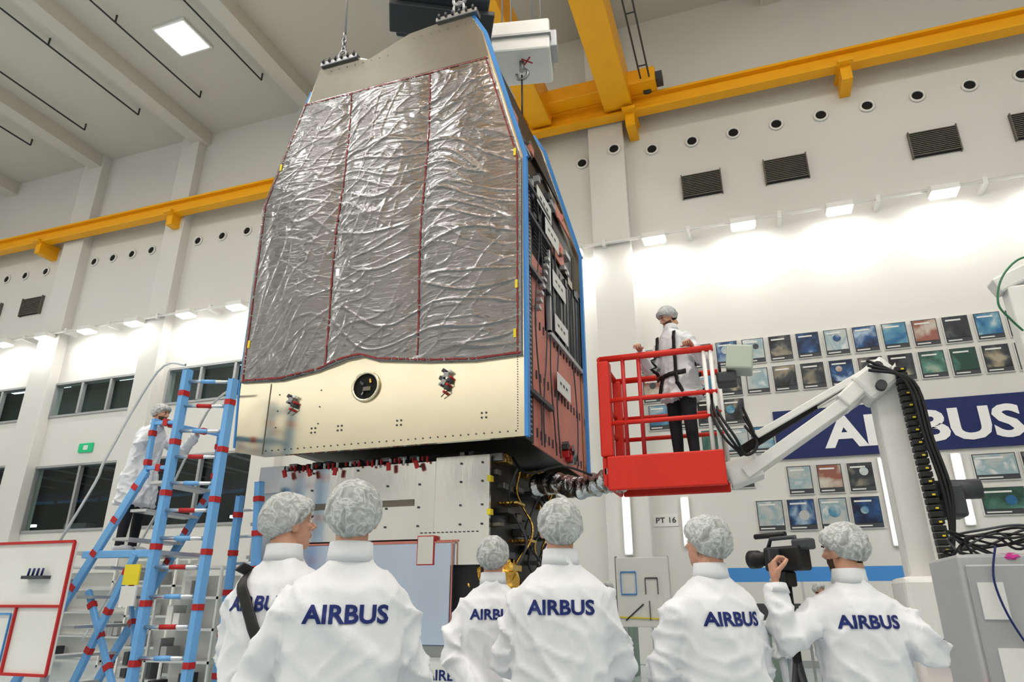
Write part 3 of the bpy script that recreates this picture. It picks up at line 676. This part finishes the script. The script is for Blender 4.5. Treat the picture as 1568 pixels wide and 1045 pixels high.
for i,(x,y,w,h,mm) in enumerate(((-9.6,9.5,1.3,1.9,'alu'),(-11.8,11,1.1,2.2,'white'),(-8.4,11.5,1.0,1.6,'white'),(-14.5,13,2.2,2.4,'white'),(-18,14,2.5,2.2,'grey'))):
    g=G('aluminium_rack')
    for z in [h*k/4 for k in range(5)]: box(g,'shelf',(x,y,z),(x+w,y+.6,z+.04),M['alu'])
    for a in (x,x+w-.04):
        for c in (y,y+.56): beam(g,'post',(a+.02,c+.02,0),(a+.02,c+.02,h),.04,.04,M[mm])
    box(g,'panel',(x+.05,y+.5,.1),(x+w-.05,y+.52,h-.1),M['white'])
    for k in range(7): box(g,'crate',(x+.05+.15*(k%5),y+.1,.05+h*(k%4)/4),(x+.18+.15*(k%5),y+.4,.2+h*(k%4)/4+.03*k),M[('dark','grey','paper','grey')[k%4]],.01)
# ---------------------------------------------------------------- ladder
ld=G('platform_ladder')
def stripes(p,q,n,w=.055):
    p=V(p);q=V(q)
    for k in range(n):
        t=(k+.5)/n;c=p.lerp(q,t);d=(q-p).normalized()*.03
        beam(ld,'red_tape',c-d,c+d,w+.012,w+.03,M['redtape'])
def rail(p,q,n=6,w=.055,h=.075,m='blue'):
    beam(ld,'rail',p,q,w,h,M[m],.006)
    if n: stripes(p,q,n,w)
rail((-5.92,5.75,0),(-5.90,5.75,3.85),7,.065,.085);rail((-5.44,5.95,0),(-5.42,5.95,3.75),7,.065,.085)
for k in range(13):
    z=.3+k*.285;tube(ld,'rung',[(-5.91,5.75,z),(-5.43,5.95,z)],.02,M['alu'],8);
    tube(ld,'rung_tape',[(-5.75,5.815,z),(-5.6,5.88,z)],.024,M['redtape'] if k%2 else M['blue'],8)
rail((-7.78,5.72,0),(-6.2,5.72,2.72),8,.05,.09);rail((-7.5,6.5,0),(-5.98,6.5,2.65),8,.05,.09)
for k in range(9):
    z=.28+k*.29;x=-7.66+z/1.73;box(ld,'step',(x-.02,5.74,z-.02),(x+.2,6.5,z+.01),M['alu'])
box(ld,'standing_platform',(-7.0,5.74,1.86),(-6.0,6.5,1.9),M['alu'])
rail((-6.85,5.72,1.86),(-5.92,5.76,1.86),0)
rail((-6.95,5.78,0),(-6.15,5.74,1.86),5,.045,.06);rail((-6.0,5.78,.35),(-6.75,5.78,1.5),4,.045,.06);rail((-5.95,5.95,.3),(-6.9,6.4,1.7),4,.04,.05)
rail((-6.2,5.72,2.65),(-6.22,5.72,3.3),2,.04,.04);rail((-5.98,6.5,2.6),(-6.0,6.5,3.3),2,.04,.04)
rail((-6.22,5.72,3.25),(-5.9,5.75,3.25),1,.04,.04);rail((-6.22,5.72,3.28),(-6.02,6.5,3.28),2,.04,.04)
rail((-6.0,6.5,3.25),(-5.44,5.98,3.25),1,.04,.04);rail((-6.2,5.72,2.75),(-5.9,5.75,2.75),1,.04,.04)
tube(ld,'handrail',[(-7.8,5.66,.9),(-6.9,5.66,2.5),(-6.75,5.66,2.9),(-6.25,5.66,3.85),(-5.9,5.7,3.9)],.015,M['alu'],8)
tube(ld,'handrail',[(-7.6,6.55,.95),(-6.7,6.55,2.6),(-6.3,6.55,3.6),(-5.7,6.3,3.8)],.015,M['alu'],8)
box(ld,'inspection_tag',(-6.2,5.68,1.55),(-6.0,5.7,1.75),M['gyel']);box(ld,'inspection_sheet',(-6.2,5.68,1.35),(-6.0,5.7,1.54),M['paper'])
ld=G('step_ladder')
rail((-5.25,6.75,0),(-5.45,6.65,2.7),7,.07,.08)
rail((-5.75,6.75,0),(-5.7,6.65,2.55),6,.06,.07)
for k in range(8): tube(ld,'rung',[(-5.3-.02*k,6.74,.3+k*.3),(-5.74,6.74,.3+k*.3)],.02,M['alu'],8)
# ---------------------------------------------------------------- people
def eval_mods(o):
    dg=bpy.context.evaluated_depsgraph_get();me=bpy.data.meshes.new_from_object(o.evaluated_get(dg));old=o.data;o.modifiers.clear();o.data=me
    bpy.data.meshes.remove(old);return o
def remesh(bm,name,mats,vox,smooth_it,parent):
    o=finish(bm,name,mats,None)
    m=o.modifiers.new('r','REMESH');m.mode='VOXEL';m.voxel_size=vox;m.use_smooth_shade=True
    s=o.modifiers.new('s','SMOOTH');s.iterations=smooth_it;s.factor=.5
    bpy.context.view_layer.update();eval_mods(o);o.parent=parent
    for p in o.data.polygons: p.use_smooth=True
    return o
def addloft(bm,rings,n=28,e=2.4):
    R=[]
    for (z,w,d,cx,cy) in rings:
        r=[]
        for k in range(n):
            t=2*math.pi*k/n;c=math.cos(t);s=math.sin(t)
            r.append(bm.verts.new((cx+w*math.copysign(abs(c)**(2/e),c),cy+d*math.copysign(abs(s)**(2/e),s),z)))
        R.append(r)
    for i in range(len(R)-1):
        for k in range(n): bm.faces.new((R[i][k],R[i][(k+1)%n],R[i+1][(k+1)%n],R[i+1][k]))
    bm.faces.new(R[0][::-1]);bm.faces.new(R[-1])
def addell(bm,c,s,rot=None,seg=20):
    r=bmesh.ops.create_uvsphere(bm,u_segments=seg,v_segments=max(8,seg//2),radius=1)
    for v in r['verts']:
        p=V((v.co.x*s[0],v.co.y*s[1],v.co.z*s[2]))
        if rot: p=rot@p
        v.co=p+V(c)
def seg_pts(a,b,c,n=4):
    a,b,c=V(a),V(b),V(c);out=[]
    for i in range(n): out.append(a.lerp(b,i/n))
    for i in range(n+1): out.append(b.lerp(c,i/n))
    k=n;out[k]=(out[k-1]+out[k]*2+out[k+1])/4;return out
def make_hand(parent,wrist,fwd,palm,side,curl=.5,name='hand'):
    y=V(fwd).normalized();z=-(V(palm)-y*V(palm).dot(y)).normalized();x=y.cross(z).normalized()
    bm=bmesh.new()
    sx_=1 if side=='L' else -1
    addtube(bm,[(0,-.05,0),(0,0,0),(0,.03,0),(0,.085,0)],[.026,.027,.036,.038],14,flat=.55)
    for i,(ox,l,r) in enumerate(((.029,.072,.0088),(.0095,.08,.0092),(-.0105,.075,.0088),(-.029,.058,.0078))):
        p=V((ox*sx_,.075,0));a=.1
        pts=[V((ox*sx_*.8,.06,0)),p+V((0,.012,0))];q=pts[-1];
        for s,f in ((.45,.9),(.3,1.1),(.25,.7)):
            a+=curl*f*.9;q=q+V((ox*sx_*.06,math.cos(a)*l*s,-math.sin(a)*l*s));pts.append(q)
        addtube(bm,pts,[r*1.15,r*1.1,r,r*.93,r*.8],8)
    t0=V((.022*sx_,.02,-.004));t1=V((.05*sx_,.045,-.012));t2=V((.06*sx_,.07,-.022-.02*curl));t3=V((.058*sx_,.092,-.03-.03*curl))
    addtube(bm,[t0,t1,t2,t3],[.016,.0125,.0105,.0085],8)
    o=remesh(bm,name,M['skin'],.0032,2,parent)
    R=Matrix((x,y,z)).transposed().to_4x4()
    o.matrix_local=Matrix.Translation(V(wrist))@R
    return o
def make_head(parent,pos,yaw,pitch,hair,beard,seed,cap=True):
    bm=bmesh.new()
    addell(bm,(0,-.012,.028),(.077,.096,.092),seg=28)
    addell(bm,(0,.024,-.035),(.058,.066,.083),seg=24)
    addell(bm,(0,.052,-.085),(.032,.032,.028),seg=16)
    addell(bm,(0,.01,-.06),(.056,.06,.045),seg=16)
    addell(bm,(0,.075,.03),(.05,.018,.012),seg=14)
    for s in (-1,1): addell(bm,(s*.035,.066,-.018),(.02,.02,.018),seg=12)
    addtube(bm,[(0,.082,.02),(0,.096,0),(0,.112,-.022),(0,.096,-.033)],[.008,.0095,.0125,.009],10)
    for s in (-1,1): addell(bm,(s*.011,.096,-.028),(.008,.009,.007),seg=8)
    addell(bm,(0,.084,-.052),(.022,.012,.0065),seg=12);addell(bm,(0,.082,-.061),(.019,.012,.0065),seg=12)
    for s in (-1,1):
        R=Euler((0,s*.15,-s*.35)).to_matrix()
        addell(bm,(s*.079,-.008,-.008),(.009,.02,.033),R,12);addell(bm,(s*.084,-.014,.004),(.007,.014,.018),R,10)
    addtube(bm,[(0,-.02,-.04),(0,-.028,-.085),(0,-.03,-.115)],[.056,.055,.05],18)
    o=remesh(bm,'head',[M['skin'],hair,M['lip'],M['beard']],.0045,2,parent)
    for p in o.data.polygons:
        c=p.center
        if c.y<.01-.25*max(0,-c.z-.0) and c.z>-.062 and abs(c.x)<.078-(0 if c.y<-.03 else .004) and not(abs(c.x)>.066 and c.y>-.03 and c.z<.03): p.material_index=1
        if c.z>.06: p.material_index=1
        if beard and c.y>.0 and c.z<-.04 and c.z>-.125: p.material_index=3 if (abs(c.z+.056)>.008 or abs(c.x)>.02) and c.y>.025 and c.z>-.115 and (abs(c.x)>.016 or c.z<-.06 or c.z>-.05) else (2 if c.y>.08 else 0)
        elif c.y>.08 and -.066<c.z<-.046 and abs(c.x)<.022: p.material_index=2
    E=Euler((pitch,0,yaw)).to_matrix().to_4x4();mw=Matrix.Translation(V(pos))@E
    o.matrix_local=mw
    bm=bmesh.new()
    for s in (-1,1): addell(bm,(s*.031,.079,.002),(.0115,.009,.0085),seg=12)
    n0=len(bm.verts)
    for s in (-1,1): addell(bm,(s*.031,.0868,.002),(.005,.003,.005),seg=10)
    bm.verts.ensure_lookup_table()
    for v in bm.verts[n0:]:
        for f in v.link_faces: f.material_index=1
    for s in (-1,1): addtube(bm,[(s*.015,.093,.019),(s*.033,.092,.024),(s*.048,.082,.019)],[.003,.004,.002],6,mi=1)
    eo=finish(bm,'eyes',[M['eyew'],M['eye']],parent,True);eo.matrix_local=mw
    if cap:
        bm=bmesh.new();nu,nv=120,50;rows=[]
        for j in range(nv+1):
            v=j/nv;ph=v*2.1
            row=[]
            for i in range(nu):
                t=2*math.pi*i/nu;d=V((math.sin(ph)*math.cos(t),math.sin(ph)*math.sin(t),math.cos(ph)))
                r=1+.035*(ridge(V((d.x*2.4+seed,d.y*2.4,d.z*2.4)))-.4)+.04*(ridge(V((math.cos(t)*5+seed,math.sin(t)*5,v*1.5)))**2)*v+.02*noise.noise(V((d.x*9+seed,d.y*9,d.z*9)))
                pin=1 if v<.84 else 1-(v-.84)/.16*.22
                band=.014*math.sin(t*30+seed)*max(0,v-.5)
                row.append(bm.verts.new((d.x*.097*r*pin*(1+band),d.y*.116*r*pin-.012,.022+d.z*.112*r+(.30 if d.y<0 else .98)*(d.y*.118)*max(0,v-.3)*.9)))
            rows.append(row)
        for j in range(nv):
            for i in range(nu):
                bm.faces.new((rows[j][i],rows[j][(i+1)%nu],rows[j+1][(i+1)%nu],rows[j+1][i]))
        bmesh.ops.remove_doubles(bm,verts=bm.verts[:],dist=1e-4)
        co=finish(bm,'bouffant_cap',M['cap'],parent,True);co.matrix_local=mw
        sm=co.modifiers.new('s','SOLIDIFY');sm.thickness=.002
def person(name,loc,H,yaw,L,Rr,head=(0,0),hair='hair',beard=False,text=True,lean=0.,seed=0,hem=.55,hands=(True,True),curl=.6,palmL=(1,0,0),palmR=(-1,0,0),world=False,strap=None,harness=False,vox=.013,slim=.86,textdx=0,stance=.11,trous='trouser'):
    s=H/1.8
    g=G(name,loc,math.radians(yaw));g.scale=(s,s,s)
    inv=(Matrix.Translation(V(loc))@Matrix.Rotation(math.radians(yaw),4,'Z')@Matrix.Scale(s,4)).inverted()
    if world:
        L=[inv@V(p) for p in L];Rr=[inv@V(p) for p in Rr]
    sh=lambda z: lean*max(0,z-.95)
    bm=bmesh.new()
    prof=[(hem,.265,.2),(.7,.262,.192),(.85,.25,.178),(1.0,.232,.16),(1.12,.222,.15),(1.22,.222,.147),(1.32,.226,.143),(1.39,.222,.132),(1.44,.208,.118),(1.475,.172,.1),(1.50,.125,.088),(1.525,.088,.08),(1.55,.073,.074),(1.585,.07,.072)]
    prof=[p for p in prof if p[0]>=hem-.001]
    if prof[0][0]>hem: prof=[(hem,prof[0][1],prof[0][2])]+prof
    addloft(bm,[(z,w*slim,d,0,sh(z)-(.012 if 1.1<z<1.45 else 0)) for z,w,d in prof])
    for sd,A in ((-1,L),(1,Rr)):
        p0=V((sd*.16*slim,sh(1.42),1.415));pts=seg_pts(p0,A[0],A[1])
        addtube(bm,pts,[.07,.073,.068,.064,.063,.06,.057,.054,.05],16)
    o=remesh(bm,'lab_coat',M['coat'],vox,5,g)
    me=o.data;nr=[v.normal.copy() for v in me.vertices]
    for v,nn in zip(me.vertices,nr):
        c=v.co;off=V((seed*3.1,seed*1.7,0))
        low_=max(0,min(1,(1.42-c.z)*2.2))
        a=ridge(V((c.x*5+c.z*2.2,c.y*5,c.z*2.0))+off);b=ridge(V((c.x*8,c.y*8-c.z*5,c.z*8))+off*2)
        arm=1 if abs(c.x)>.22*slim else 0
        e_=ridge(V((c.x*3.2-c.z*1.2,c.y*3,c.z*7.5+c.x*5))+off*3)
        d=.024*(max(0,a)**3-.3)*(.3+low_)+.011*(max(0,b)**4-.3)*(.4+.6*low_+.9*arm)+.016*max(0,e_)**5*(.5+.9*arm)+.010*math.sin(math.atan2(c.y,c.x)*11+3*noise.noise(c*3+off))*max(0,min(1,(1.28-c.z)*1.6))*(1-arm*.7)
        v.co=c+nn*d
    me.update()
    bv=BVHTree.FromPolygons([v.co for v in me.vertices],[p.vertices for p in me.polygons])
    def stick(bmx,zc,xc,offm=.004,rot=0):
        for v in bmx.verts:
            x=v.co.x*math.cos(rot)-v.co.z*math.sin(rot)+xc;z=v.co.x*math.sin(rot)+v.co.z*math.cos(rot)+zc
            h=bv.ray_cast(V((x,-.8,z)),V((0,1,0)))
            y=h[0].y if h[0] else 0
            v.co=V((x,y-offm,z))
    if text:
        t=text_mesh('AIRBUS',.27,.058,.03,.012);stick(t,1.36,textdx,.0045,0)
        finish(t,'back_lettering',M['txtblue'],g)
    bm=bmesh.new()
    for sd in (-1,1):
        x=sd*stance
        addtube(bm,[(sd*.09,0,.95),(sd*.095,0,.8),(x,.01,.52),(x,.0,.35),(x*1.05,-.01,.12),(x*1.05,-.01,.07)],[.1,.095,.068,.062,.05,.052],16)
    addell(bm,(0,0,.93),(.16,.11,.12))
    remesh(bm,'trousers',M[trous],.014,3,g)
    bm=bmesh.new()
    for sd in (-1,1):
        x=sd*stance*1.05
        addtube(bm,[(x,-.075,.045),(x,-.03,.055),(x,.04,.05),(x,.12,.04),(x,.17,.03),(x,.19,.028)],[.034,.045,.044,.045,.036,.02],14,flat=.8)
    for v in bm.verts: v.co.z=max(0,v.co.z)
    finish(bm,'shoes',M['shoe'],g,True)
    hy=sh(1.68)
    bm=bmesh.new();addtube(bm,[(0,sh(1.52)-.004,1.525),(0,sh(1.55)-.004,1.555),(0,sh(1.59)-.006,1.588),(0,sh(1.59)-.006,1.592)],[.082,.077,.074,.068],28);finish(bm,'coat_collar',M['coat'],g,True)
    bm=bmesh.new();addtube(bm,[(0,sh(1.5)-.01,1.5),(0,(sh(1.5)+hy)/2-.014,1.57),(0,hy-.016,1.64)],[.064,.056,.054],20);finish(bm,'neck',M['skin'],g,True)
    make_head(g,(0,hy+.01,1.675),math.radians(head[0]),math.radians(head[1]),M[hair],beard,seed)
    for sd,A,pl,on in (('L',L,palmL,hands[0]),('R',Rr,palmR,hands[1])):
        if on:
            d=(V(A[1])-V(A[0])).normalized()
            pv=V(pl)
            if world: pv=inv.to_3x3()@pv
            make_hand(g,V(A[1])+d*.02,d,pv,sd,curl)
            bmc=bmesh.new();addtube(bmc,[V(A[1])-d*.03,V(A[1])+d*.012],[.056,.046],16);finish(bmc,'cuff',M['coat'],g,True)
    if strap:
        pts=[]
        for k in range(22):
            t=k/21;x=strap[0]+(strap[2]-strap[0])*t;z=strap[1]+(strap[3]-strap[1])*t
            h=bv.ray_cast(V((x,-.8,z)),V((0,1,0)));y=(h[0].y if h[0] else -.1)-.008;pts.append(V((x,y,z)))
        bm=bmesh.new();addtube(bm,pts,.026,8,flat=.2,up=V((0,1,0)));finish(bm,'shoulder_strap',M['black'],g)
    if harness:
        for sgn in (1,-1):
            for (x0,z0,x1,z1) in ((-.13,1.5,-.1,1.0),(.13,1.5,.1,1.0),(-.12,1.25,.12,1.25),(-.21,1.0,.21,1.0),(-.1,1.0,-.17,.78),(.1,1.0,.17,.78)):
                pts=[]
                for k in range(16):
                    t=k/15;x=x0+(x1-x0)*t;z=z0+(z1-z0)*t
                    h=bv.ray_cast(V((x,sgn*.30,z)),V((0,-sgn,0)))
                    if h[0]: pts.append(V((x,h[0].y+sgn*.010,z)))
                if len(pts)>3:
                    ys=[p.y for p in pts];q_=len(ys)
                    for k in range(q_): pts[k].y=(max if sgn>0 else min)(sum(ys[max(0,k-3):k+4])/len(ys[max(0,k-3):k+4]),ys[k])
                    pts=smooth(pts,2);bm=bmesh.new();addtube(bm,pts,.026,8,flat=.3,up=V((0,1,0)));finish(bm,'harness_strap',M['black'],g)
    return g
person('technician_standing',(-1.34,2.15,0),1.80,32,[(-.285,.05,1.13),(-.2,.27,1.02)],[(.26,.04,1.12),(.17,.27,1.05)],head=(-4,14),hair='hair',seed=1,palmL=(0,0,-1),palmR=(0,0,-1))
person('technician_standing',(-1.92,2.56,0),1.84,2,[(-.25,.04,1.12),(-.14,.26,1.08)],[(.25,.05,1.12),(.14,.28,1.08)],head=(-35,8),seed=2,strap=(-.13,1.5,.12,1.12),palmL=(0,0,-1),palmR=(0,0,-1))
person('technician_standing',(-1.50,3.97,0),1.76,22,[(-.255,-.05,1.13),(-.05,-.215,.95)],[(.255,-.05,1.13),(.05,-.235,.92)],head=(-12,12),hair='hairg',seed=3,slim=.84,palmL=(0,-1,0),palmR=(0,-1,0),curl=.35)
person('technician_standing',(-.82,2.99,0),1.82,14,[(-.245,.05,1.12),(-.13,.26,1.12)],[(.25,.05,1.12),(.13,.27,1.1)],head=(8,12),seed=4,palmL=(0,0,-1),palmR=(0,0,-1))
person('technician_standing',(-.22,3.29,0),1.76,36,[(-.265,.04,1.13),(-.12,.24,1.1)],[(.25,.04,1.13),(.12,.25,1.1)],head=(14,10),hair='hairg',seed=5,palmL=(0,0,-1),palmR=(0,0,-1))
person('camera_operator',(.37,3.64,0),1.74,16,[(.06,3.44,1.22),(.05,3.48,1.46)],[(.68,3.54,1.17),(.44,3.87,1.30)],head=(34,0),beard=True,seed=6,world=True,palmL=(1,.2,0),palmR=(-1,0,0),curl=.9)
person('technician_on_ladder',(-6.72,6.12,1.9),1.72,-78,[(-6.5,6.45,3.08),(-6.22,6.35,3.26)],[(-6.56,5.88,3.06),(-6.28,5.86,3.26)],head=(-6,-8),beard=True,hair='hairg',text=False,lean=.16,seed=7,world=True,palmL=(0,0,-1),palmR=(0,0,-1),curl=1.1,hem=.55)
person('technician_on_lift',(-.62,7.42,2.68),1.86,140,[(-.26,7.30,3.76),(-.42,7.05,3.92)],[(-.93,7.35,3.78),(-.98,7.08,3.94)],head=(-12,-30),beard=True,text=False,lean=.12,seed=8,world=True,palmL=(0,0,-1),palmR=(0,0,-1),curl=1.2,hem=.74,harness=True)
for i,(x,y,yw,h) in enumerate(((-2.85,13.8,150,1.75),(.2,13.0,60,1.78),(2.6,13.6,100,1.72),(.9,14.0,-120,1.7))):
    person('technician_in_background',(x,y,0),h,yw,[(-.29,.0,1.13),(-.2,.2,1.0)],[(.29,.0,1.13),(.2,.2,1.0)],head=(0,0),text=False,seed=10+i,vox=.025,trous='shoe',palmL=(0,0,-1),palmR=(0,0,-1))
vc=G('video_camera_on_tripod',(.10,3.62,0),math.radians(50))
box(vc,'body',(-.045,-.12,1.53),(.045,.08,1.64),M['black'],.012)
tube(vc,'lens',[(0,.08,1.59),(0,.14,1.59),(0,.145,1.59),(0,.19,1.59)],[.033,.033,.042,.044],M['black'],20)
tube(vc,'handle',[(0,-.08,1.64),(0,-.08,1.68),(0,.06,1.68),(0,.08,1.64)],.010,M['dark'],10)
box(vc,'viewfinder',(-.025,-.17,1.62),(.025,-.07,1.67),M['dark'],.01)
tube(vc,'microphone',[(.035,.0,1.70),(.035,.18,1.70)],.013,M['black'],12)
box(vc,'flip_screen',(-.12,-.02,1.57),(-.05,-.01,1.63),M['dark'],.004)
box(vc,'tripod_head',(-.035,-.035,1.46),(.035,.035,1.53),M['black'],.01)
tube(vc,'column',[(0,0,.9),(0,0,1.47)],.02,M['black'],12)
for k in range(3):
    a=k*2.094+.5;tube(vc,'leg',[(0,0,1.15),(.12*math.cos(a),.12*math.sin(a),.6),(.22*math.cos(a),.22*math.sin(a),0.012)],[.018,.016,.012],M['dark'],10)
# ---------------------------------------------------------------- world + camera
w=bpy.data.worlds.new('World');SC.world=w;w.use_nodes=True
bg=w.node_tree.nodes['Background'];bg.inputs[0].default_value=(.93,.96,1,1);bg.inputs[1].default_value=.4
cam=bpy.data.cameras.new('camera');cam.lens=24;cam.sensor_width=36
co=bpy.data.objects.new('camera',cam);COL.objects.link(co);co.location=(0,0,1.4)
co.rotation_euler=(math.radians(90+20.85),0,math.radians(19.2));SC.camera=co
